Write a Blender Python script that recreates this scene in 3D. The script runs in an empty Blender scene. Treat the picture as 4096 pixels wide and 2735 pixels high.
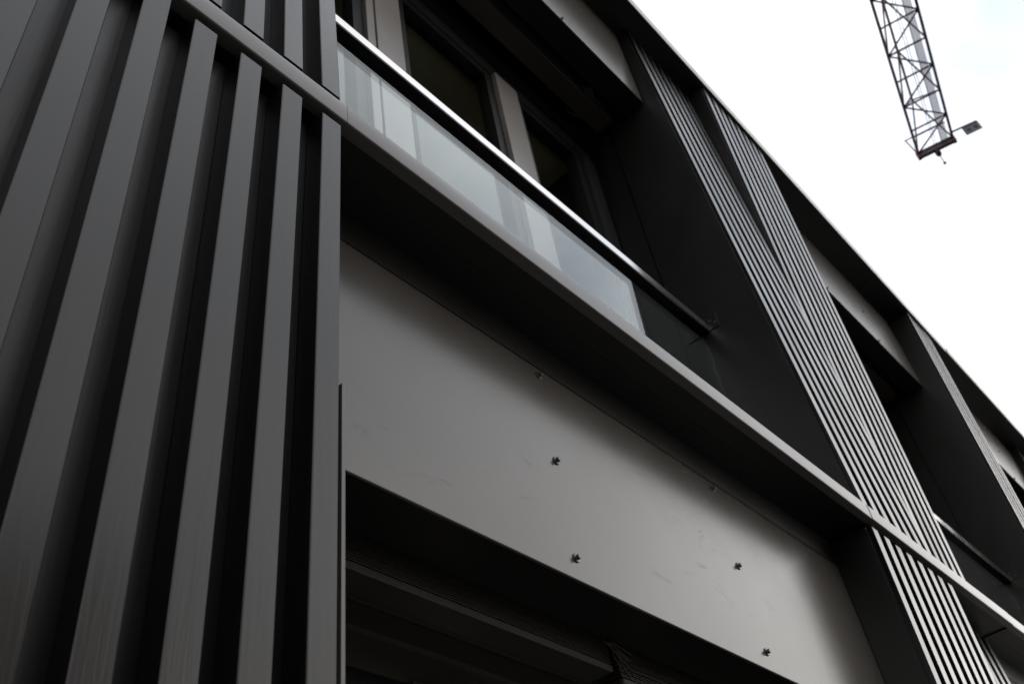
import bpy, bmesh, math, random
from mathutils import Vector, Matrix

rnd = random.Random(7)
S = bpy.context.scene
COL = S.collection
U = 0.3                      # facade module: one unit is 0.3 m
EYE = 1.6                    # height of the camera above the pavement
GZ = -EYE / U                # pavement level in facade units


def W(x, y, z):
    return Vector((x * U, y * U, EYE + z * U))


# ------------------------------------------------------------------ camera
def make_camera():
    w, h = 4096.0, 2735.0
    cx, cy = w / 2, h / 2
    vh = (6314.0 - cx, 4203.0 - cy)      # vanishing point of the facade's horizontals
    vv = (1260.0 - cx, -2848.0 - cy)     # zenith
    f = math.sqrt(-(vh[0] * vv[0] + vh[1] * vv[1]))
    ex = Vector((vh[0], vh[1], f)).normalized()
    ez = Vector((vv[0], vv[1], f)).normalized()
    ey = ez.cross(ex)
    right = Vector((ex[0], ey[0], ez[0]))
    down = Vector((ex[1], ey[1], ez[1]))
    fwd = Vector((ex[2], ey[2], ez[2]))
    cam = bpy.data.cameras.new('camera')
    o = bpy.data.objects.new('camera', cam)
    COL.objects.link(o)
    m = Matrix((right, -down, -fwd)).transposed().to_4x4()
    m.translation = Vector((0, -0.9, EYE))
    o.matrix_world = m
    cam.sensor_width = 36
    cam.lens = f / w * 36
    cam.clip_start = 0.05
    cam.clip_end = 3000
    cam.dof.use_dof = True
    cam.dof.focus_distance = 2.2
    cam.dof.aperture_fstop = 6.3
    S.camera = o


make_camera()

# ------------------------------------------------------------------ sky, sun, exposure
SUN_EL, SUN_AZ = math.radians(9), math.radians(108)   # azimuth clockwise from +Y


def make_world():
    w = bpy.data.worlds.new('World')
    S.world = w
    w.use_nodes = True
    nt = w.node_tree
    n, l = nt.nodes, nt.links
    bg = n['Background']
    sky = n.new('ShaderNodeTexSky')
    sky.sky_type = 'NISHITA'
    sky.sun_disc = False
    sky.sun_elevation = SUN_EL
    sky.sun_rotation = SUN_AZ
    sky.air_density = 1.0
    sky.dust_density = 4.0
    bw = n.new('ShaderNodeRGBToBW')
    l.new(sky.outputs[0], bw.inputs[0])
    tc = n.new('ShaderNodeTexCoord')
    no = n.new('ShaderNodeTexNoise')
    no.noise_dimensions = '4D'
    no.inputs['W'].default_value = SKY_SEED
    no.inputs['Scale'].default_value = 2.2
    no.inputs['Detail'].default_value = 5
    l.new(tc.outputs['Generated'], no.inputs['Vector'])
    mr = n.new('ShaderNodeMapRange')
    mr.inputs[1].default_value, mr.inputs[2].default_value = 0.33, 0.54
    mr.inputs[3].default_value, mr.inputs[4].default_value = 0.64, 1.12
    l.new(no.outputs[0], mr.inputs[0])
    # cloud layer: brightness follows the sky behind it, colour is white
    pw = n.new('ShaderNodeMath'); pw.operation = 'POWER'; pw.inputs[1].default_value = 0.29
    l.new(bw.outputs[0], pw.inputs[0])
    mu = n.new('ShaderNodeMath'); mu.operation = 'MULTIPLY'; mu.inputs[1].default_value = SKY_GAIN
    l.new(pw.outputs[0], mu.inputs[0])
    m2 = n.new('ShaderNodeMath'); m2.operation = 'MULTIPLY'
    l.new(mu.outputs[0], m2.inputs[0]); l.new(mr.outputs[0], m2.inputs[1])
    tint = n.new('ShaderNodeMix'); tint.data_type = 'RGBA'
    se = n.new('ShaderNodeSeparateXYZ'); l.new(tc.outputs['Generated'], se.inputs[0])
    el = n.new('ShaderNodeMix'); el.data_type = 'RGBA'          # overcast: warmer low down, cooler overhead
    el.inputs[6].default_value = (1.05, 0.99, 0.92, 1)
    el.inputs[7].default_value = (0.95, 0.985, 1.05, 1)
    l.new(se.outputs['Z'], el.inputs[0]); l.new(el.outputs[2], tint.inputs[6])
    tint.inputs[7].default_value = (0.85, 0.97, 1.15, 1)
    thin = n.new('ShaderNodeMapRange')                  # thin cloud lets more of the blue through
    thin.inputs[1].default_value, thin.inputs[2].default_value = 0.64, 1.0
    thin.inputs[3].default_value, thin.inputs[4].default_value = 0.8, 0.08
    l.new(mr.outputs[0], thin.inputs[0])
    hi = n.new('ShaderNodeMapRange')                    # blue shows only well above the hazy horizon
    hi.inputs[1].default_value, hi.inputs[2].default_value = 0.48, 0.70
    l.new(se.outputs['Z'], hi.inputs[0])
    tf = n.new('ShaderNodeMath'); tf.operation = 'MULTIPLY'
    l.new(thin.outputs[0], tf.inputs[0]); l.new(hi.outputs[0], tf.inputs[1])
    l.new(tf.outputs[0], tint.inputs[0])
    mx = n.new('ShaderNodeVectorMath'); mx.operation = 'MULTIPLY'
    l.new(tint.outputs[2], mx.inputs[0]); l.new(m2.outputs[0], mx.inputs[1])
    l.new(mx.outputs[0], bg.inputs[0])
    bg.inputs[1].default_value = 0.1


SKY_GAIN = 12.2
SKY_SEED = 4.9
make_world()

sun = bpy.data.lights.new('sun', 'SUN')
sun.energy = 0.5
sun.angle = math.radians(160)
sun.color = (1.0, 0.96, 0.9)
so = bpy.data.objects.new('sun', sun)
COL.objects.link(so)
d = Vector((math.sin(SUN_AZ) * math.cos(SUN_EL), math.cos(SUN_AZ) * math.cos(SUN_EL), math.sin(SUN_EL)))
so.rotation_euler = d.to_track_quat('Z', 'Y').to_euler()
so.location = (0, 0, 60)

S.view_settings.view_transform = 'Standard'
S.view_settings.look = 'None'
S.view_settings.gamma = 1
S.view_settings.exposure = 0
S.view_settings.use_curve_mapping = False
S.cycles.max_bounces = 10
S.cycles.transparent_max_bounces = 16
S.cycles.caustics_reflective = False


# ------------------------------------------------------------------ materials
def new_mat(name):
    m = bpy.data.materials.new(name)
    m.use_nodes = True
    return m, m.node_tree.nodes, m.node_tree.links, m.node_tree.nodes['Principled BSDF']


def coords(n, l, scale, per_object=True):
    tc = n.new('ShaderNodeTexCoord')
    mp = n.new('ShaderNodeMapping')
    mp.inputs['Scale'].default_value = scale
    if per_object:
        oi = n.new('ShaderNodeObjectInfo')
        ad = n.new('ShaderNodeVectorMath'); ad.operation = 'MULTIPLY_ADD'
        ad.inputs[1].default_value = (37.0, 53.0, 71.0)
        cb = n.new('ShaderNodeCombineXYZ')
        for i in range(3):
            l.new(oi.outputs['Random'], cb.inputs[i])
        l.new(cb.outputs[0], ad.inputs[0])
        l.new(tc.outputs['Object'], ad.inputs[2])
        l.new(ad.outputs[0], mp.inputs[0])
    else:
        l.new(tc.outputs['Object'], mp.inputs[0])
    return mp


def noise(n, l, vec, scale, detail=4, rough=0.55, dist=0.0):
    t = n.new('ShaderNodeTexNoise')
    t.inputs['Scale'].default_value = scale
    t.inputs['Detail'].default_value = detail
    t.inputs['Roughness'].default_value = rough
    t.inputs['Distortion'].default_value = dist
    l.new(vec.outputs[0], t.inputs['Vector'])
    return t


def maprange(n, l, src, a, b, c, d_):
    m = n.new('ShaderNodeMapRange')
    for i, v in enumerate((a, b, c, d_)):
        m.inputs[i + 1].default_value = v
    l.new(src.outputs[0], m.inputs[0])
    return m


def mat_wood(name, base, spec=0.4, rough=0.42):
    m, n, l, p = new_mat(name)
    grain = coords(n, l, (26, 26, 1.1))
    g = noise(n, l, grain, 3.0, 6, 0.6, 0.8)
    fine = coords(n, l, (1, 1, 0.35))
    f = noise(n, l, fine, 260, 3, 0.6)
    blot = noise(n, l, coords(n, l, (1, 1, 0.3)), 5, 4)
    mx = n.new('ShaderNodeMix'); mx.data_type = 'RGBA'
    mx.inputs[6].default_value = (*[c * 0.85 for c in base], 1)
    mx.inputs[7].default_value = (*[c * 1.18 for c in base], 1)
    l.new(maprange(n, l, blot, 0.3, 0.7, 0, 1).outputs[0], mx.inputs[0])
    l.new(mx.outputs[2], p.inputs['Base Color'])
    l.new(maprange(n, l, blot, 0.3, 0.7, rough - 0.05, rough + 0.07).outputs[0], p.inputs['Roughness'])
    p.inputs['Specular IOR Level'].default_value = spec
    vo = n.new('ShaderNodeTexVoronoi'); vo.inputs['Scale'].default_value = 4.2
    l.new(coords(n, l, (1, 0, 0.55)).outputs[0], vo.inputs['Vector'])
    de = maprange(n, l, vo, 0.006, 0.022, 1.0, 0.0)
    hg = n.new('ShaderNodeMath'); hg.operation = 'MULTIPLY_ADD'; hg.inputs[1].default_value = -1.6
    l.new(de.outputs[0], hg.inputs[0]); l.new(g.outputs[0], hg.inputs[2])
    sd = n.new('ShaderNodeMath'); sd.operation = 'MULTIPLY_ADD'; sd.inputs[1].default_value = -0.6 * spec; sd.inputs[2].default_value = spec
    l.new(de.outputs[0], sd.inputs[0]); l.new(sd.outputs[0], p.inputs['Specular IOR Level'])
    b1 = n.new('ShaderNodeBump'); b1.inputs['Strength'].default_value = 0.18; b1.inputs['Distance'].default_value = 0.0016
    l.new(hg.outputs[0], b1.inputs['Height'])
    b2 = n.new('ShaderNodeBump'); b2.inputs['Strength'].default_value = 0.05; b2.inputs['Distance'].default_value = 0.0006
    l.new(f.outputs[0], b2.inputs['Height']); l.new(b1.outputs[0], b2.inputs['Normal'])
    l.new(b2.outputs[0], p.inputs['Normal'])
    return m


def mat_paint(name, base, rough=0.3, spec=0.5, metal=0.0, wave=0.0, dirt=0.10, streak=0.045, smudge=False):
    m, n, l, p = new_mat(name)
    c = coords(n, l, (1, 1, 1))
    bl = noise(n, l, c, 2.2, 6, 0.6)
    st = noise(n, l, coords(n, l, (3, 3, 2.2)), 1.5, 2, 0.5, 0.5)
    mx = n.new('ShaderNodeMix'); mx.data_type = 'RGBA'
    mx.inputs[6].default_value = (*[v * (1 - dirt) for v in base], 1)
    mx.inputs[7].default_value = (*[v * (1 + dirt) for v in base], 1)
    l.new(maprange(n, l, bl, 0.3, 0.7, 0, 1).outputs[0], mx.inputs[0])
    l.new(mx.outputs[2], p.inputs['Base Color'])
    l.new(maprange(n, l, st, 0.25, 0.75, rough - streak * 0.6, rough + streak).outputs[0], p.inputs['Roughness'])
    p.inputs['Specular IOR Level'].default_value = spec
    p.inputs['Metallic'].default_value = metal
    if smudge:                       # hand marks, scuffs and a little dust on the sheet
        rt = coords(n, l, (2.2, 2.2, 7.0))
        rt.inputs['Rotation'].default_value = (0, math.radians(35), 0)
        sc = maprange(n, l, noise(n, l, rt, 3.2, 7, 0.68, 0.6), 0.58, 0.70, 0, 1)
        gate = maprange(n, l, noise(n, l, coords(n, l, (1, 1, 1)), 2.6, 2), 0.45, 0.62, 0, 1)
        a = n.new('ShaderNodeMath'); a.operation = 'MULTIPLY'
        l.new(sc.outputs[0], a.inputs[0]); l.new(gate.outputs[0], a.inputs[1])
        sp = maprange(n, l, noise(n, l, coords(n, l, (1, 1, 1)), 70, 3, 0.6), 0.72, 0.80, 0, 0.35)
        rg = n.new('ShaderNodeMath'); rg.operation = 'MULTIPLY_ADD'; rg.inputs[1].default_value = 0.10
        l.new(a.outputs[0], rg.inputs[0]); l.new(p.inputs['Roughness'].links[0].from_socket, rg.inputs[2])
        l.new(rg.outputs[0], p.inputs['Roughness'])
        sl = n.new('ShaderNodeMath'); sl.operation = 'MULTIPLY_ADD'; sl.inputs[1].default_value = -0.16; sl.inputs[2].default_value = spec
        l.new(a.outputs[0], sl.inputs[0]); l.new(sl.outputs[0], p.inputs['Specular IOR Level'])
        du = n.new('ShaderNodeMix'); du.data_type = 'RGBA'
        l.new(sp.outputs[0], du.inputs[0]); l.new(mx.outputs[2], du.inputs[6])
        du.inputs[7].default_value = (0.11, 0.105, 0.10, 1)
        l.new(du.outputs[2], p.inputs['Base Color'])
    if wave:
        w = noise(n, l, coords(n, l, (1, 1, 1)), 1.3, 2)
        b = n.new('ShaderNodeBump'); b.inputs['Strength'].default_value = wave; b.inputs['Distance'].default_value = 0.01
        l.new(w.outputs[0], b.inputs['Height'])
        l.new(b.outputs[0], p.inputs['Normal'])
    return m


def mat_glass(name, tint, ior):
    m, n, l, p = new_mat(name)
    out = n['Material Output']
    n.remove(p)
    tr = n.new('ShaderNodeBsdfTransparent'); tr.inputs[0].default_value = (*tint, 1)
    gl = n.new('ShaderNodeBsdfGlossy'); gl.inputs['Roughness'].default_value = 0.004
    gl.inputs[0].default_value = (0.97, 1.0, 1.0, 1)
    fr = n.new('ShaderNodeFresnel'); fr.inputs[0].default_value = ior
    ge = n.new('ShaderNodeNewGeometry')                 # rays pass straight through, so the far face needs the inverse index
    io = n.new('ShaderNodeMapRange')
    io.inputs[3].default_value, io.inputs[4].default_value = ior, 1 / ior
    l.new(ge.outputs['Backfacing'], io.inputs[0]); l.new(io.outputs[0], fr.inputs[0])
    mx = n.new('ShaderNodeMixShader')
    l.new(fr.outputs[0], mx.inputs[0]); l.new(tr.outputs[0], mx.inputs[1]); l.new(gl.outputs[0], mx.inputs[2])
    l.new(mx.outputs[0], out.inputs[0])
    return m


def mat_ground(name, base, scale):
    m, n, l, p = new_mat(name)
    c = coords(n, l, (1, 1, 1), False)
    a = noise(n, l, c, scale, 8, 0.7)
    mx = n.new('ShaderNodeMix'); mx.data_type = 'RGBA'
    mx.inputs[6].default_value = (*[v * 0.7 for v in base], 1)
    mx.inputs[7].default_value = (*[v * 1.3 for v in base], 1)
    l.new(a.outputs[0], mx.inputs[0])
    l.new(mx.outputs[2], p.inputs['Base Color'])
    p.inputs['Roughness'].default_value = 0.85
    b = n.new('ShaderNodeBump'); b.inputs['Strength'].default_value = 0.3; b.inputs['Distance'].default_value = 0.004
    l.new(noise(n, l, c, 120, 4).outputs[0], b.inputs['Height'])
    l.new(b.outputs[0], p.inputs['Normal'])
    return m


M_SLAT = mat_wood('painted_batten', (0.0045, 0.0047, 0.0051), 0.41, 0.25)
M_BACK = mat_wood('painted_backing', (0.005, 0.0053, 0.006), 0.34, 0.33)
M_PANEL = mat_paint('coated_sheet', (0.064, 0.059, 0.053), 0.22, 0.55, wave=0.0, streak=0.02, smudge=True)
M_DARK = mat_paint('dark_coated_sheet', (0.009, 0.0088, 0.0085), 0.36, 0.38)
M_TRIM = mat_paint('edge_trim_paint', (0.085, 0.084, 0.083), 0.3, 0.46, streak=0.02)
M_FASCIA = mat_paint('fascia_metal', (0.35, 0.36, 0.36), 0.35, 0.5, metal=0.6)
M_FRAME = mat_paint('window_frame_paint', (0.022, 0.0225, 0.024), 0.32, 0.45)
M_HEAD = mat_paint('head_board_paint', (0.085, 0.075, 0.066), 0.35, 0.45)
M_MULL = mat_paint('mullion_paint', (0.21, 0.20, 0.19), 0.3, 0.5)
M_SASH = mat_paint('black_sash', (0.006, 0.006, 0.006), 0.5, 0.2)
M_STEEL = mat_paint('brushed_steel', (0.57, 0.555, 0.54), 0.12, 0.5, metal=1.0, dirt=0.04)
M_BOLT = mat_paint('zinc_bolt', (0.09, 0.09, 0.092), 0.32, 0.5, metal=0.7)
M_GLASS = mat_glass('balustrade_glass', (0.92, 0.95, 0.95), 1.32)
M_PANE = mat_glass('window_glass', (0.93, 0.95, 0.92), 1.15)
M_BLIND = mat_paint('blind_slats', (0.048, 0.044, 0.038), 0.4, 0.4)
M_CORD = mat_paint('grey_cord', (0.06, 0.053, 0.048), 0.8, 0.3)
M_ROOM = mat_paint('dark_interior', (0.55, 0.51, 0.41), 0.8, 0.2)
M_CRANE = mat_paint('crane_paint', (0.11, 0.04, 0.058), 0.5, 0.4)
M_BEAM = mat_paint('crane_beam_paint', (0.09, 0.055, 0.06), 0.5, 0.4)
M_WALK = mat_paint('walkway_mesh', (0.42, 0.42, 0.46), 0.6, 0.3)
M_WALK.node_tree.nodes['Principled BSDF'].inputs['Alpha'].default_value = 0.45     # open steel grating
M_SIGN = mat_paint('sign_plate', (0.10, 0.105, 0.115), 0.5, 0.3)
M_BLACK = mat_paint('black_rubber', (0.01, 0.01, 0.01), 0.5, 0.3)
M_ROAD = mat_ground('asphalt', (0.05, 0.05, 0.05), 3)
M_PAVE = mat_ground('concrete_slab', (0.24, 0.23, 0.215), 2)


# ------------------------------------------------------------------ geometry helpers
def finish(bm, name, mat, parent=None, smooth=0.0):
    bmesh.ops.recalc_face_normals(bm, faces=bm.faces)
    me = bpy.data.meshes.new(name)
    if smooth:
        for f in bm.faces:
            f.smooth = True
        for e in bm.edges:
            if len(e.link_faces) == 2:
                e.smooth = e.calc_face_angle(0) < smooth
    bm.to_mesh(me)
    bm.free()
    me.materials.append(mat)
    o = bpy.data.objects.new(name, me)
    COL.objects.link(o)
    o.parent = parent
    return o


def inst(src, name, parent, loc=None, matrix=None):
    o = bpy.data.objects.new(name, src.data)
    COL.objects.link(o)
    o.parent = parent
    if loc is not None:
        o.location = loc
    if matrix is not None:
        o.matrix_local = matrix
    return o


def hexa(bm, p):
    """eight corners: bottom ring 0-3, top ring 4-7"""
    v = [bm.verts.new(q) for q in p]
    for f in ((0, 1, 2, 3), (7, 6, 5, 4), (0, 4, 5, 1), (1, 5, 6, 2), (2, 6, 7, 3), (3, 7, 4, 0)):
        bm.faces.new([v[i] for i in f])


def box(bm, x0, x1, y0, y1, z0, z1):
    hexa(bm, [W(x0, y0, z0), W(x1, y0, z0), W(x1, y1, z0), W(x0, y1, z0),
              W(x0, y0, z1), W(x1, y0, z1), W(x1, y1, z1), W(x0, y1, z1)])


def boxes(name, mat, parent, lst, bevel=0.0):
    bm = bmesh.new()
    for b in lst:
        box(bm, *b)
    if bevel:
        bmesh.ops.bevel(bm, geom=list(bm.edges), offset=bevel, segments=1, affect='EDGES')
    return finish(bm, name, mat, parent)


def extrude_x(bm, prof, x0, x1):
    """closed (y, z) outline swept along x"""
    a = [bm.verts.new(W(x0, y, z)) for y, z in prof]
    b = [bm.verts.new(W(x1, y, z)) for y, z in prof]
    k = len(prof)
    for i in range(k):
        j = (i + 1) % k
        bm.faces.new((a[i], a[j], b[j], b[i]))
    bm.faces.new(a[::-1])
    bm.faces.new(b)


def profile(name, mat, parent, prof, x0, x1, smooth=0.0):
    bm = bmesh.new()
    extrude_x(bm, prof, x0, x1)
    return finish(bm, name, mat, parent, smooth)


def tube_bm(bm, pts, r, seg=8):
    pts = [Vector(p) for p in pts]
    rings = []
    up = Vector((0.3, 0.2, 1)).normalized()
    for i, p in enumerate(pts):
        t = (pts[min(i + 1, len(pts) - 1)] - pts[max(i - 1, 0)]).normalized()
        a = t.cross(up)
        if a.length < 1e-3:
            a = t.cross(Vector((1, 0, 0)))
        a.normalize()
        b = t.cross(a)
        rings.append([bm.verts.new(p + r * (math.cos(2 * math.pi * k / seg) * a + math.sin(2 * math.pi * k / seg) * b)) for k in range(seg)])
    for r0, r1 in zip(rings, rings[1:]):
        for k in range(seg):
            j = (k + 1) % seg
            bm.faces.new((r0[k], r0[j], r1[j], r1[k]))
    bm.faces.new(rings[0][::-1])
    bm.faces.new(rings[-1])


def spline(ctrl, n=10):
    c = [Vector(p) for p in ctrl]
    c = [2 * c[0] - c[1]] + c + [2 * c[-1] - c[-2]]
    out = []
    for i in range(1, len(c) - 2):
        p0, p1, p2, p3 = c[i - 1:i + 3]
        for k in range(n):
            t = k / n
            out.append(0.5 * (2 * p1 + (p2 - p0) * t + (2 * p0 - 5 * p1 + 4 * p2 - p3) * t * t + (3 * p1 - p0 - 3 * p2 + p3) * t ** 3))
    out.append(c[-2])
    return out


def lathe_y(bm, prof, seg=16):
    """(r, y) outline turned about the y axis, closed at both ends"""
    rings = [[bm.verts.new((r * math.cos(2 * math.pi * k / seg), y, r * math.sin(2 * math.pi * k / seg))) for k in range(seg)] for r, y in prof]
    for a, b in zip(rings, rings[1:]):
        for k in range(seg):
            j = (k + 1) % seg
            bm.faces.new((a[k], a[j], b[j], b[k]))
    bm.faces.new(rings[0])
    bm.faces.new(rings[-1][::-1])


def empty(name, loc, label, cat, group=None):
    o = bpy.data.objects.new(name, None)
    COL.objects.link(o)
    o.location = loc
    o['label'] = label
    o['category'] = cat
    if group:
        o['group'] = group
    return o


def tag(o, label, cat, group=None):
    o['label'] = label
    o['category'] = cat
    if group:
        o['group'] = group
    return o


# ------------------------------------------------------------------ ground
def ground():
    bm = bmesh.new()
    zr = GZ - 0.4
    hexa(bm, [W(-3000, -3000, zr - 1), W(3000, -3000, zr - 1), W(3000, 3000, zr - 1), W(-3000, 3000, zr - 1),
              W(-3000, -3000, zr), W(3000, -3000, zr), W(3000, 3000, zr), W(-3000, 3000, zr)])
    finish(bm, 'road', M_ROAD)['kind'] = 'structure'
    bm = bmesh.new()
    box(bm, -60, 90, -11, 45, zr + 0.01, GZ)
    p = finish(bm, 'pavement', M_PAVE)
    p['kind'] = 'structure'
    k = boxes('kerb', M_PAVE, None, [(-60, 90, -11.5, -11.01, zr + 0.01, GZ + 0.01)], 0.01)
    k['kind'] = 'structure'


ground()

# ------------------------------------------------------------------ the building
P = 0.3432            # batten pitch
BW = 0.167            # batten width
BD = 0.165            # batten depth
PX = [-2.235, 11.38, 24.85, 35.03]       # left edge of each pillar
PN = [15, 15, 5, 15]                     # battens on each
PWID = [(n_ - 1) * P + BW for n_ in PN]
ZB0, ZB1 = 5.97, 6.25  # floor edge trim
ZR = 18.57             # roof soffit
XEND = 42.0

building = empty('slatted_building', (0, 0, 0),
                 'dark grey building with leaning slatted screens, recessed windows and flat sheet panels', 'building')


def lerp(a, b, t):
    return a + (b - a) * t


def batten_mesh(name, z0, z1, y0, y1, parent):
    """one chamfered batten leaning from front depth y0 (foot) to y1 (head); origin at x = 0"""
    bm = bmesh.new()
    c = 0.005
    outl = [(c, 0), (BW - c, 0), (BW, c), (BW, BD), (0, BD), (0, c)]
    n = 6
    rings = []
    for k in range(n + 1):
        t = k / n
        yy = lerp(y0, y1, t)
        rings.append([bm.verts.new(W(x, yy + y, lerp(z0, z1, t)) - Vector((0, 0, 0))) for x, y in outl])
    for a, b in zip(rings, rings[1:]):
        for i in range(6):
            j = (i + 1) % 6
            bm.faces.new((a[i], a[j], b[j], b[i]))
    bm.faces.new(rings[0][::-1])
    bm.faces.new(rings[-1])
    return finish(bm, name, M_SLAT, parent)


def screen(px, i0, i1, z0, z1, yb, yt, gap=True):
    """a leaning screen: backing board (part) with battens (sub-parts) i0..i1 of the pillar"""
    xa, xb = px + i0 * P, px + i1 * P + BW
    bm = bmesh.new()
    bk = 0.09
    hexa(bm, [W(xa, yb + BD, z0), W(xb, yb + BD, z0), W(xb, yb + BD + bk, z0), W(xa, yb + BD + bk, z0),
              W(xa, yt + BD, z1), W(xb, yt + BD, z1), W(xb, yt + BD + bk, z1), W(xa, yt + BD + bk, z1)])
    s = finish(bm, 'batten_screen', M_BACK, building)
    first = None
    for i in range(i0, i1 + 1):
        dz = rnd.uniform(-0.006, 0.006)
        dy = rnd.uniform(-0.004, 0.004)
        dx = rnd.uniform(-0.003, 0.003)
        if first is None:
            first = batten_mesh('batten', z0 + 0.012, z1 - 0.012, yb - 0.002, yt - 0.002, s)
            first.location = (px + i * P + 0.0) * U, 0, 0
        else:
            inst(first, 'batten', s, ((px + i * P + dx) * U, dy * U, dz * U))


def cheek(x0, x1, z0, z1, b0, t0, b1, t1, back=1.2):
    """end board where two screens cross: its front follows whichever screen stands further out"""
    f0 = lambda t: min(lerp(b0, t0, t), lerp(b1, t1, t)) + 0.02
    den = (t0 - b0) - (t1 - b1)
    tc = (b1 - b0) / den if abs(den) > 1e-6 else 0.5
    ts = sorted({0.0, min(max(tc, 0), 1), 1.0})
    prof = [(f0(t), lerp(z0, z1, t)) for t in ts] + [(back, z1), (back, z0)]
    profile('screen_cheek', M_DARK, building, prof, x0, x1)


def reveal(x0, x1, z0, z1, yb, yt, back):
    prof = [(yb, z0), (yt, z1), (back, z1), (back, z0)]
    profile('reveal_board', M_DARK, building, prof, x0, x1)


IN = 0.455
for k, px in enumerate(PX):
    alt = k % 2 == 1                  # the middle pillar leans the other way round
    zu0, zu1 = 6.283, ZR - 0.004
    zg0, zg1 = GZ + 0.25, 5.955
    if alt:
        up = [(0, 6, 0.022, IN), (7, 14, 0.345, 0.095)]
        gr = [(0, 7, 0.33, 0.042), (8, 14, 0.05, 0.44)]
    elif k == 2:                      # a narrow pillar with a single leaning screen
        up = [(0, 4, 0.345, 0.095)]
        gr = [(0, 4, 0.05, 0.44)]
    elif k == 0:
        up = [(0, 6, 0.30, 0.06), (7, 14, 0.004, 0.26)]
        gr = [(0, 6, 0.05, 0.43), (7, 14, 0.385, 0.008)]
    else:
        up = [(0, 6, 0.345, 0.095), (7, 14, 0.022, IN)]
        gr = [(0, 6, 0.05, 0.44), (7, 14, 0.33, 0.042)]
    for (grp, z0, z1) in ((up, zu0, zu1), (gr, zg0, zg1)):
        for (i0, i1, yb, yt) in grp:
            screen(px, i0, i1, z0, z1, yb, yt)
        if len(grp) == 2:
            (a0, a1, ab, at), (c0, c1, cb, ct) = grp
            xs = px + c0 * P
            cheek(xs - 0.045, xs - 0.012, z0, z1, ab + 0.02, at + 0.02, cb + 0.02, ct + 0.02)
    # reveal boards on both flanks
    xl, xr = px, px + PWID[k]
    ub, ut = up[0][2], up[0][3]
    reveal(xl - 0.052, xl - 0.018, 6.27, 15.95, ub + 0.055, lerp(ub, ut, 0.787) + 0.055, 1.565)
    reveal(xl - 0.030, xl - 0.008, 15.95, ZR - 0.004, lerp(ub, ut, 0.787) + 0.06, ut + 0.06, 2.3)
    reveal(xl - 0.045, xl - 0.015, 6.27, 15.95, 1.60, 1.60, 1.95)
    ub, ut = up[-1][2], up[-1][3]
    reveal(xr + 0.018, xr + 0.052, 6.27, 15.95, ub + 0.055, lerp(ub, ut, 0.787) + 0.055, 2.4)
    reveal(xr + 0.008, xr + 0.030, 15.95, ZR - 0.004, lerp(ub, ut, 0.787) + 0.06, ut + 0.06, 2.3)
    gb, gt = gr[0][2], gr[0][3]
    reveal(xl - 0.040, xl - 0.010, GZ + 0.05, 5.955, gb + 0.07, gt + 0.07, 2.3)
    gb, gt = gr[-1][2], gr[-1][3]
    reveal(xr + 0.010, xr + 0.040, GZ + 0.05, 5.955, gb + 0.17, gt + 0.17, 2.3)
    boxes('pillar_core', M_DARK, building, [(xl + 0.02, xr - 0.02, 1.25, 14, GZ, ZR - 0.01)])
    boxes('plinth', M_DARK, building, [(xl - 0.01, xr + 0.01, 0.30, 1.2, GZ, GZ + 0.24)])

# corner guide strip beside the near pillar's last batten
def guide_strip():
    bm = bmesh.new()
    for (x0, x1, d_) in ((2.754, 2.776, 0.035), (2.7765, 2.800, 0.0)):
        t, f = 0.105 + d_, 0.105 + d_ + 0.032 * (3.63 - GZ)
        hexa(bm, [W(x0, f, GZ), W(x1, f, GZ), W(x1, f + 0.2, GZ), W(x0, f + 0.2, GZ),
                  W(x0, t, 3.63), W(x1, t, 3.63), W(x1, t + 0.2, 3.63), W(x0, t + 0.2, 3.63)])
    finish(bm, 'guide_strip', M_TRIM, building)


guide_strip()

# floor edge trim, rounded nose, in lengths
def nose():
    pts = [(0.10, 6.030), (0.020, 6.030)]
    for k in range(7):                       # small round at the lower edge
        a = math.radians(90 * k / 6)
        pts.append((0.004 - 0.014 * math.sin(a), 6.046 - 0.016 * math.cos(a)))
    pts += [(-0.013, 6.10), (-0.0145, 6.15), (-0.0135, 6.20), (-0.011, 6.232), (-0.006, 6.246), (0.004, 6.250), (0.10, 6.250)]
    return pts


cuts = [-2.235 - 8.64]
for px, pw in zip(PX, PWID):
    cuts += [px + 0.004, px + pw + 0.05]
cuts.append(XEND)
for a, b in zip(cuts, cuts[1:]):
    dy = rnd.uniform(-0.005, 0.005)
    profile('floor_edge_trim', M_TRIM, building, [(y + dy, z) for y, z in nose()], a + 0.0015, b - 0.0015, math.radians(40))
boxes('floor_slab', M_DARK, building, [(cuts[0], XEND, 0.101, 14, 6.046, 6.245)])


def bolt_proto():
    bm = bmesh.new()
    s = U
    prof = [(0.001, 0.0), (0.038 * s, 0.0), (0.038 * s, -0.009 * s), (0.035 * s, -0.012 * s), (0.030 * s, -0.012 * s),
            (0.021 * s, -0.015 * s), (0.0205 * s, -0.036 * s), (0.018 * s, -0.040 * s),
            (0.001, -0.040 * s)]
    lathe_y(bm, prof, 18)
    me_o = finish(bm, 'bolt', M_BOLT, None, math.radians(40))
    return me_o


BOLT = bolt_proto()
bolt_used = [False]


def add_bolt(parent, x, y, z):
    loc = W(x, y, z)
    if not bolt_used[0]:
        bolt_used[0] = True
        BOLT.parent = parent
        BOLT.location = loc
        return
    inst(BOLT, 'bolt', parent, loc)


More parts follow.
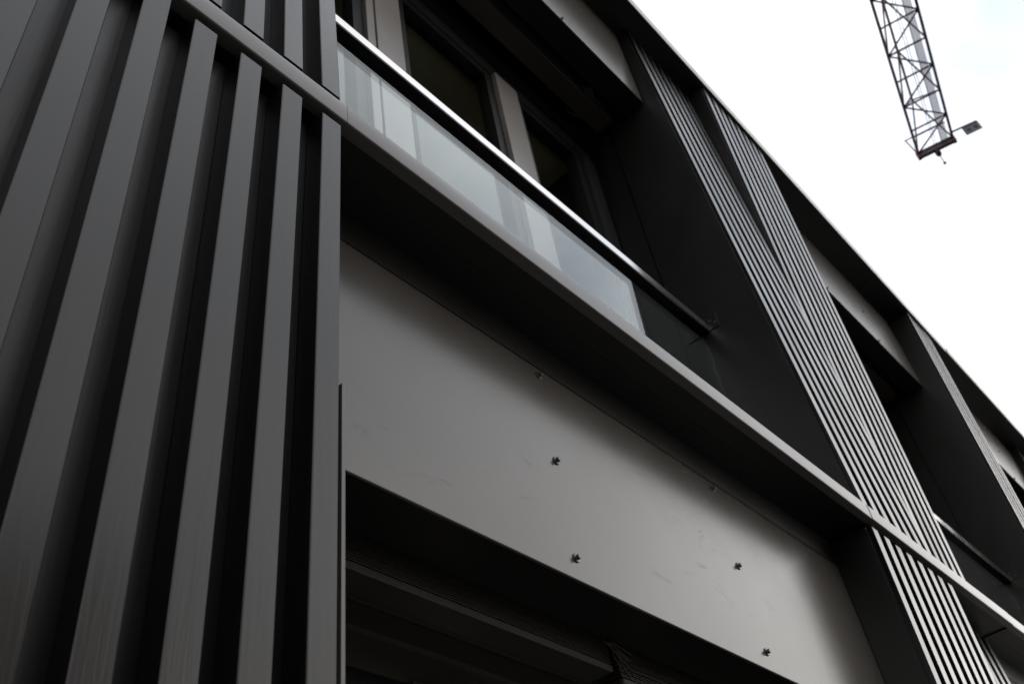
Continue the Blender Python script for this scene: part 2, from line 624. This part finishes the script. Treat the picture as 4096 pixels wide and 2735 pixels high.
def window_row(xa, xb, off, z0, z1, yf, lower):
    """frame (part) with mullions, sashes and panes (sub-parts)"""
    fr = boxes('window', M_HEAD if lower else M_FRAME, building,
               [(xa, xb, yf + 0.05, yf + 0.4, z1, z1 + 0.35), (xa, xb, yf + 0.05, yf + 0.4, z0 - 0.2, z0),
                (xa, xa + 0.35, yf, yf + 0.4, z0, z1), (xb - 0.42, xb, yf, yf + 0.4, z0, z1)], 0.0)
    mul = [(5.22, 5.375), (5.40, 5.95), (8.37, 8.97)]
    for (a, b) in mul:
        boxes('mullion', M_HEAD if lower else M_MULL, fr, [(a + off, b + off, yf - (0.02 if b - a > 0.3 else 0.005), yf + 0.4, z0, z1)], 0.0015)
    opens = [(xa + 0.35, 5.22 + off), (5.95 + off, 8.37 + off), (8.97 + off, xb - 0.42)]
    for (a, b) in opens:
        s = 0.2
        y0, y1 = yf + 0.07, yf + 0.3
        a, b = a + 0.004, b - 0.004
        boxes('sash', M_SASH, fr, [(a, a + s, y0, y1, z0 + 0.004, z1 - 0.004), (b - s, b, y0, y1, z0 + 0.004, z1 - 0.004),
                                   (a + s, b - s, y0, y1, z1 - s - 0.004, z1 - 0.004), (a + s, b - s, y0, y1, z0 + 0.004, z0 + s)])
        for yp in (yf + 0.18,):
            boxes('pane', M_PANE, fr, [(a + s - 0.01, b - s + 0.01, yp, yp + 0.013, z0 + s - 0.01, z1 - s + 0.003)])
    return fr


def bay(k):
    xa = PX[k] + PWID[k] + 0.05       # right flank of the left pillar
    xb = PX[k + 1] - 0.055            # left flank of the right pillar
    off = PX[k + 1] - PX[1]
    # ---- ground floor
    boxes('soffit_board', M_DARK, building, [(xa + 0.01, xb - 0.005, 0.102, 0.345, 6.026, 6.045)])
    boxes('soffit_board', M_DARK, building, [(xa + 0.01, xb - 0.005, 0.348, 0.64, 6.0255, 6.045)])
    pan = boxes('cladding_panel', M_PANEL, building, [(xa + 0.01, xb - 0.005, 0.62, 0.65, 3.54, 6.02)], 0.002)
    for bx in (5.53, 8.39):
        for bz in (5.57, 4.645, 3.735):
            add_bolt(pan, bx + off, 0.62, bz)
    boxes('flashing', M_DARK, building, [(xa + 0.012, xb - 0.007, 0.609, 0.619, 5.66, 6.0225)])
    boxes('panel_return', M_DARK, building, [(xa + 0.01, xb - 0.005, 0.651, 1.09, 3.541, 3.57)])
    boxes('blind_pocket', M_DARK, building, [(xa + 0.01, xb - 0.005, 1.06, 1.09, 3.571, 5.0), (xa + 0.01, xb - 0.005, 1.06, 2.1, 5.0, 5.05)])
    boxes('window_head', M_HEAD, building, [(xa, xb, 2.06, 2.4, 3.79, 5.0), (xa, xb, 2.10, 2.4, 3.58, 3.77)])
    window_row(xa, xb, off, GZ + 0.3, 3.30, 2.12, True)
    # ---- upper floor
    pan = boxes('cladding_panel', M_PANEL, building, [(xa + 0.01, xb - 0.05, 0.70, 0.73, 16.0, ZR - 0.02)], 0.002)
    cols = (5.49, 8.78) if k == 0 else (5.61, 8.53)
    for bx in cols:
        for bz in (16.06, 17.15, 18.2):
            add_bolt(pan, bx + off, 0.70, bz)
    boxes('panel_return', M_DARK, building, [(xa + 0.01, xb - 0.05, 0.731, 0.968, 16.001, 16.03), (xa + 0.01, xb - 0.05, 0.974, 1.18, 16.004, 16.03),
                                             (xa + 0.01, xb - 0.05, 1.15, 1.18, 16.031, 18.0)])
    boxes('window_head', M_DARK, building, [(xa, xb, 2.05, 2.4, 15.84, 18.2), (xa, xb, 1.15, 2.05, 18.0, 18.05)])
    window_row(xa, xb, off, 6.5, 15.48, 2.11, False)
    boxes('sill', M_DARK, building, [(xa, xb, 0.101, 2.12, 6.25, 6.29)])
    # ---- rooms behind the glass
    boxes('room_wall', M_ROOM, building, [(xa - 0.1, xb + 0.1, 9.0, 9.1, GZ, ZR), (xa - 0.1, xb + 0.1, 2.45, 9.0, 15.9, 16.0), (xa - 0.1, xb + 0.1, 2.45, 9.0, 4.2, 4.3)])


for k in range(3):
    bay(k)

# roof
seams = [cuts[0], 9.7, 22.69, 33.1, XEND]
for a, b in zip(seams, seams[1:]):
    boxes('roof_soffit_board', M_DARK, building, [(a + 0.006, b - 0.006, 0.045, 1.3, ZR, ZR + 0.03)])
fs = [cuts[0], 13.2, 27.75, XEND]
for i, (a, b) in enumerate(zip(fs, fs[1:])):
    dy = (0.0, 0.0, -0.02)[i]
    profile('roof_fascia', M_FASCIA, building,
            [(0.044, ZR - 0.002), (0.030 + dy, ZR - 0.004), (0.012 + dy, ZR + 0.03), (-0.012 + dy, ZR + 0.12), (-0.008 + dy, ZR + 0.135), (0.044, ZR + 0.14)], a, b)
boxes('roof', M_DARK, building, [(cuts[0], XEND, 0.046, 14, ZR + 0.031, ZR + 0.15)])


# ------------------------------------------------------------------ unseen terrace across the street, added for the near slats to reflect
def terrace():
    t = empty('unseen_terrace', (-12, -12.5, -0.12), 'plain pale brick terrace added out of view across the street, for the near slatted screen to reflect', 'building')
    inv = Matrix.Translation(-t.location)

    def mbox(bm, x0, x1, y0, y1, z0, z1):
        hexa(bm, [(x0, y0, z0), (x1, y0, z0), (x1, y1, z0), (x0, y1, z0), (x0, y0, z1), (x1, y0, z1), (x1, y1, z1), (x0, y1, z1)])

    def part(name, mat, lst, parent=t):
        bm = bmesh.new()
        for q in lst:
            mbox(bm, *q)
        o = finish(bm, name, mat, parent)
        if parent is t:
            o.matrix_parent_inverse = inv
        return o
    part('wall', M_BRICK, [(-32, 6, -18, -10.2, -0.1, 7.6)])
    part('cornice', M_PAVE, [(-32.1, 6.1, -18.1, -10.0, 7.6, 7.9)])
    for i in range(12):
        for z in (1.0, 4.4):
            x = -30.4 + i * 3.1
            w = part('window', M_PAVE, [(x - 0.1, x + 1.4, -10.25, -10.14, z - 0.12, z), (x - 0.1, x + 1.4, -10.25, -10.14, z + 2.0, z + 2.15)])
            part('pane', M_SASH, [(x, x + 1.3, -10.26, -10.17, z + 0.003, z + 1.997)], w)


M_BRICK = mat_ground('pale_brick', (0.5, 0.41, 0.33), 6)
terrace()


# ------------------------------------------------------------------ balustrades
def balustrade(k, label):
    xa = PX[k] + PWID[k] + 0.056
    xb = PX[k + 1] - 0.058
    t = empty('glass_balustrade', W((xa + xb) / 2, 1.2, 6.3), label, 'balustrade', 'glass balustrades in front of the upper windows')
    base = t.location

    def part(o):
        o.parent = t
        o.matrix_parent_inverse = Matrix.Translation(-base)
        return o
    part(boxes('glass_panel', M_GLASS, None, [(xa + 0.02, xb - 0.02, 1.185, 1.225, 6.30, 10.085)]))
    bm = bmesh.new()
    box(bm, xa + 0.012, xb - 0.012, 1.10, 1.30, 10.085, 10.262)
    bmesh.ops.bevel(bm, geom=list(bm.edges), offset=0.004, segments=2, affect='EDGES')
    part(finish(bm, 'handrail', M_STEEL, None, math.radians(40)))
    part(boxes('rail_shade_strip', M_SASH, None, [(xa + 0.012, xb - 0.012, 1.102, 1.298, 10.06, 10.0845)]))  # black strip added as the shade on the steel rail's underside
    part(boxes('glazing_channel', M_DARK, None, [(xa + 0.01, xb - 0.01, 1.12, 1.184, 6.292, 6.42), (xa + 0.01, xb - 0.01, 1.226, 1.29, 6.292, 6.42)]))
    for x0, x1, sx in ((xb - 0.010, xb - 0.001, -1), (xa + 0.001, xa + 0.010, 1)):
        br = part(boxes('bracket', M_DARK, None, [(x0, x1, 0.90, 1.50, 10.07, 10.38)], 0.001))
        for (by, bz) in ((0.96, 10.16), (1.04, 10.24), (1.38, 10.16), (1.45, 10.24)):
            bm = bmesh.new()
            lathe_y(bm, [(0.001, 0), (0.006, 0), (0.006, -0.003), (0.0035, -0.005), (0.001, -0.005)], 10)
            bmesh.ops.rotate(bm, verts=bm.verts, cent=(0, 0, 0), matrix=Matrix.Rotation(math.radians(-90 if sx < 0 else 90), 3, 'Z'))
            bmesh.ops.translate(bm, verts=bm.verts, vec=W(x0 if sx < 0 else x1, by, bz))
            finish(bm, 'screw', M_BOLT, br)


balustrade(0, 'glass balustrade with bright steel handrail in the nearer bay, above the sheet panel with bolts')
balustrade(1, 'farther glass balustrade, its handrail showing to the right of the striped screens')


# ------------------------------------------------------------------ venetian blinds, drawn up
def blind(x0, x1, y0, y1, zr, rail_h, n, pitch, label):
    t = empty('venetian_blind', W((x0 + x1) / 2, (y0 + y1) / 2, zr), label, 'blind', 'drawn up venetian blinds over the windows')
    inv = Matrix.Translation(-t.location)
    r = boxes('bottom_rail', M_BLIND, t, [(x0, x1, y0, y1, zr, zr + rail_h)], 0.004)
    r.matrix_parent_inverse = inv
    first = None
    for i in range(n):
        z = zr + rail_h + pitch * (i + 0.65)
        if first is None:
            ym = (y0 + y1) / 2
            h = pitch * 0.24
            prof = [(y0 + 0.01, z - h), (ym, z + h * 0.6), (y1 - 0.01, z - h), (y1 - 0.01, z - h + 0.010), (ym, z + h * 0.6 + 0.010), (y0 + 0.01, z - h + 0.010)]
            first = profile('slat', M_BLIND, t, prof, x0 + 0.01, x1 - 0.01)
            first.matrix_parent_inverse = inv
        else:
            o = inst(first, 'slat', t, (rnd.uniform(-1, 1) * 0.002, rnd.uniform(-1, 1) * 0.001, (pitch * i + rnd.uniform(-0.15, 0.15) * pitch) * U))
            o.matrix_parent_inverse = inv
    return t


blind(2.86, 6.64, 1.20, 1.47, 3.345, 0.062, 12, 0.0205, 'drawn up blind under the bolted panel, left of the hanging cord loops')
blind(6.74, 11.25, 1.20, 1.47, 3.27, 0.062, 16, 0.0205, 'drawn up blind under the bolted panel, right of the hanging cord loops')
blind(2.90, 11.22, 1.40, 1.79, 16.02, 0.10, 30, 0.03, 'drawn up blind above the nearer upper windows, its cord tangled at the end')
blind(2.90 + 13.47, 11.22 + 13.47, 1.40, 1.79, 16.02, 0.10, 30, 0.03, 'drawn up blind high in the farther bay, right of the striped screens')


# ------------------------------------------------------------------ cords
def cord(ctrls, r, label, group='pull cords of the blinds'):
    bm = bmesh.new()
    for c in ctrls:
        tube_bm(bm, [W(*p) for p in spline(c, 8)], r * U, 6)
    o = finish(bm, 'pull_cord', M_CORD, None, math.radians(60))
    return tag(o, label, 'cord', group)


cord([[(6.50, 1.16, 3.57), (6.53, 1.14, 3.54), (6.60, 1.14, 3.50), (6.64, 1.13, 3.44), (6.69, 1.13, 3.35), (6.74, 1.13, 3.285), (6.79, 1.13, 3.30), (6.80, 1.14, 3.36),
       (6.74, 1.14, 3.41), (6.68, 1.14, 3.46), (6.63, 1.14, 3.495), (6.60, 1.15, 3.48), (6.62, 1.15, 3.42), (6.68, 1.14, 3.33), (6.73, 1.15, 3.36), (6.76, 1.15, 3.40)],
      [(6.52, 1.15, 3.56), (6.60, 1.12, 3.545), (6.72, 1.12, 3.53), (6.84, 1.13, 3.515), (6.88, 1.14, 3.50), (6.84, 1.14, 3.47), (6.77, 1.14, 3.46), (6.70, 1.14, 3.485), (6.66, 1.15, 3.52)],
      [(6.56, 1.15, 3.56), (6.64, 1.14, 3.53), (6.72, 1.14, 3.50), (6.80, 1.15, 3.49), (6.84, 1.16, 3.53)]],
     0.0075, 'looped grey cord hanging in front of the blind below the bolted panel')
cord([[(10.18, 1.36, 16.10), (10.22, 1.34, 16.03), (10.30, 1.36, 15.99), (10.40, 1.36, 15.985), (10.50, 1.345, 15.99), (10.58, 1.31, 15.98), (10.62, 1.29, 15.97)],
      [(10.22, 1.35, 16.06), (10.24, 1.28, 16.02), (10.28, 1.23, 16.00), (10.33, 1.25, 15.99), (10.34, 1.30, 16.0), (10.30, 1.34, 16.01), (10.38, 1.30, 15.99), (10.46, 1.29, 15.985), (10.48, 1.33, 16.0)],
      [(10.20, 1.37, 16.08), (10.24, 1.31, 16.0), (10.29, 1.27, 15.985), (10.37, 1.27, 15.99), (10.36, 1.23, 16.0)]],
     0.011, 'tangled cord at the front edge of the upper blind, near the striped screen')
cord([[(10.30, 1.875, 16.08), (10.34, 1.865, 15.995), (10.42, 1.84, 15.985), (10.48, 1.815, 15.98), (10.56, 1.805, 15.985), (10.64, 1.79, 15.99), (10.68, 1.80, 16.06)]],
     0.011, 'short slack cord behind the upper blind, close to the window head')


# ------------------------------------------------------------------ crane
def crane():
    H = EYE + 38.0
    dm = Vector((0.9773, 0.2120, 0.0)).normalized()
    nn = Vector((dm.y, -dm.x, 0))          # lateral, towards the street
    # left chord passes through this point (metres)
    l0 = Vector((30.126, -2.383, 0))
    base_s = l0.dot(dm)
    org = l0 - dm * base_s

    def Q(s, lat, h):
        return org + dm * s + nn * lat + Vector((0, 0, H + h))
    WD, HT, ST = 1.78, 2.0, 1.68
    t = empty('tower_crane', Q(-8, 0.89, -H + 0.0), 'dark lattice crane jib against the white sky with a small sign at its tip', 'crane')
    inv = Matrix.Translation(-t.location)

    def part(o, kind=None):
        o.parent = t
        o.matrix_parent_inverse = inv
        return o
    s_end = 39.06
    n = 28
    s0 = s_end - n * ST
    apex_last = s_end - ST

    def bar(name, a, b, r, mat=M_CRANE, seg=8):
        bm = bmesh.new()
        tube_bm(bm, [a, b], r, seg)
        return part(finish(bm, name, mat, None, math.radians(50)))
    bar('bottom_chord', Q(s0, 0, 0), Q(s_end, 0, 0), 0.075)
    bar('bottom_chord', Q(s0, WD, 0), Q(s_end, WD, 0), 0.075)
    bar('top_chord', Q(s0, WD / 2, HT), Q(apex_last, WD / 2, HT), 0.065)
    # lacing: one unit bar, copied
    bm = bmesh.new()
    tube_bm(bm, [(0, 0, 0), (0, 0, 1)], 1.0, 6)
    unit = finish(bm, 'brace', M_CRANE, None, math.radians(60))
    used = [False]

    def brace(a, b, r):
        v = b - a
        m = Matrix.Translation(a) @ v.to_track_quat('Z', 'Y').to_matrix().to_4x4() @ Matrix.Diagonal((r, r, v.length, 1))
        if not used[0]:
            used[0] = True
            o = unit
        else:
            o = unit.copy()
            COL.objects.link(o)
        o.parent = t
        o.matrix_parent_inverse = inv
        o.matrix_basis = m
    for i in range(n + 1):
        s = s_end - i * ST
        if i:
            brace(Q(s, 0, 0), Q(s, WD, 0), 0.048)
        if i < n:                          # zigzag in the floor of the jib
            if i % 2 == 0:
                brace(Q(s, 0, 0), Q(s - ST, WD, 0), 0.045)
            else:
                brace(Q(s, WD, 0), Q(s - ST, 0, 0), 0.045)
        if i % 2 == 1:                     # apex node over an even station
            a = Q(s, WD / 2, HT)
            for lat in (0.0, WD):
                brace(a, Q(s + ST, lat, 0), 0.045)
                if i < n:
                    brace(a, Q(s - ST, lat, 0), 0.045)
    # walkway and ropes
    def slab(name, mat, s_a, s_b, la, lb, ha, hb):
        bm = bmesh.new()
        hexa(bm, [Q(s_a, la, ha), Q(s_b, la, ha), Q(s_b, lb, ha), Q(s_a, lb, ha), Q(s_a, la, hb), Q(s_b, la, hb), Q(s_b, lb, hb), Q(s_a, lb, hb)])
        return part(finish(bm, name, mat))
    slab('walkway', M_WALK, s0, s_end - 0.05, 1.25, 1.60, 0.07, 0.10)
    bar('walkway_edge', Q(s0, 1.245, 0.09), Q(s_end - 0.05, 1.245, 0.09), 0.022)
    bar('trolley_rope', Q(s0, 0.80, 0.05), Q(s_end - 0.02, 0.86, 0.05), 0.022, M_WALK)
    bar('trolley_rope', Q(s0, 0.93, 0.05), Q(s_end - 0.02, 0.97, 0.05), 0.022, M_WALK)
    # end frame
    bm = bmesh.new()
    for (ha, hb, sa, sb) in ((0.06, 0.14, 0.0, 0.20), (-0.24, -0.14, 0.0, 0.22), (-0.14, 0.06, 0.05, 0.12)):
        hexa(bm, [Q(s_end + sa, -0.05, ha), Q(s_end + sb, -0.05, ha), Q(s_end + sb, WD + 0.05, ha), Q(s_end + sa, WD + 0.05, ha),
                  Q(s_end + sa, -0.05, hb), Q(s_end + sb, -0.05, hb), Q(s_end + sb, WD + 0.05, hb), Q(s_end + sa, WD + 0.05, hb)])
    part(finish(bm, 'end_beam', M_BEAM))
    slab('end_post', M_CRANE, s_end - 0.02, s_end + 0.24, -0.10, 0.06, -0.26, 0.16)
    slab('end_post', M_CRANE, s_end - 0.02, s_end + 0.24, WD - 0.06, WD + 0.10, -0.26, 0.16)
    # pulley housing and hanging lamp
    bm = bmesh.new()
    bmesh.ops.create_uvsphere(bm, u_segments=16, v_segments=10, radius=0.19)
    bmesh.ops.scale(bm, vec=(1, 0.8, 1.1), verts=bm.verts)
    bmesh.ops.translate(bm, verts=bm.verts, vec=Q(s_end + 0.15, 0.83, -0.44))
    part(finish(bm, 'pulley_housing', M_BLACK, None, 1.0))
    bar('lamp_rod', Q(s_end + 0.15, 0.83, -0.5), Q(s_end + 0.15, 0.81, -1.2), 0.028, M_SIGN)
    bm = bmesh.new()
    bmesh.ops.create_uvsphere(bm, u_segments=12, v_segments=8, radius=0.085)
    bmesh.ops.translate(bm, verts=bm.verts, vec=Q(s_end + 0.15, 0.81, -1.25))
    part(finish(bm, 'lamp', M_SIGN, None, 1.0))
    # sign plate on an arm
    ss = s_end - 0.5
    bar('sign_arm', Q(ss, WD, -0.14), Q(ss, 3.0, -0.20), 0.055, M_SIGN)
    bm = bmesh.new()
    hexa(bm, [Q(ss, 2.24, -0.80), Q(ss + 0.03, 2.24, -0.80), Q(ss + 0.03, 3.03, -0.80), Q(ss, 3.03, -0.80),
              Q(ss, 2.24, -0.20), Q(ss + 0.03, 2.24, -0.20), Q(ss + 0.03, 3.03, -0.22), Q(ss, 3.03, -0.22)])
    sg = part(finish(bm, 'sign', M_SIGN))
    for la in (2.46, 2.80):
        bm = bmesh.new()
        for dx, dh, w_, h_ in ((0, 0, 0.13, 0.17), (0.05, -0.05, 0.10, 0.12)):
            hexa(bm, [Q(ss - 0.012, la - w_ / 2 + dx, -0.58 + dh), Q(ss - 0.004, la - w_ / 2 + dx, -0.58 + dh), Q(ss - 0.004, la + w_ / 2 + dx, -0.58 + dh), Q(ss - 0.012, la + w_ / 2 + dx, -0.58 + dh),
                      Q(ss - 0.012, la - w_ / 2 + dx, -0.58 + dh + h_), Q(ss - 0.004, la - w_ / 2 + dx, -0.58 + dh + h_), Q(ss - 0.004, la + w_ / 2 + dx, -0.58 + dh + h_), Q(ss - 0.012, la + w_ / 2 + dx, -0.58 + dh + h_)])
        o = finish(bm, 'sign_mark', M_BLACK, sg)
        o.matrix_parent_inverse = Matrix.Identity(4)
    # stay bracket at the left side of the tip
    sb = s_end - 0.55
    bar('side_arm', Q(sb, 1.7, 0.72), Q(sb, -0.30, 0.72), 0.035, M_SIGN)
    bar('side_arm', Q(sb - 0.35, 1.7, 0.30), Q(sb - 0.35, 0.0, 0.30), 0.026, M_CRANE)
    bar('side_stay', Q(sb, -0.26, 0.72), Q(s_end, -0.02, 0.05), 0.035, M_CRANE)
    # mast, far behind the photographer
    bm = bmesh.new()
    cs = [(-0.9, -0.9), (0.9, -0.9), (0.9, 0.9), (-0.9, 0.9)]
    b = Q(-8, WD / 2, -H)
    top = H - 0.1
    for (x, y) in cs:
        tube_bm(bm, [b + Vector((x, y, 0)), b + Vector((x, y, top))], 0.09, 6)
    k = 0
    z = 0.0
    while z + 1.8 < top:
        for i in range(4):
            (x0, y0), (x1, y1) = cs[i], cs[(i + 1) % 4]
            tube_bm(bm, [b + Vector((x0, y0, z)), b + Vector((x1, y1, z + 1.8))], 0.045, 5)
            tube_bm(bm, [b + Vector((x0, y0, z)), b + Vector((x1, y1, z))], 0.045, 5)
        z += 1.8
    part(finish(bm, 'mast', M_CRANE))


crane()
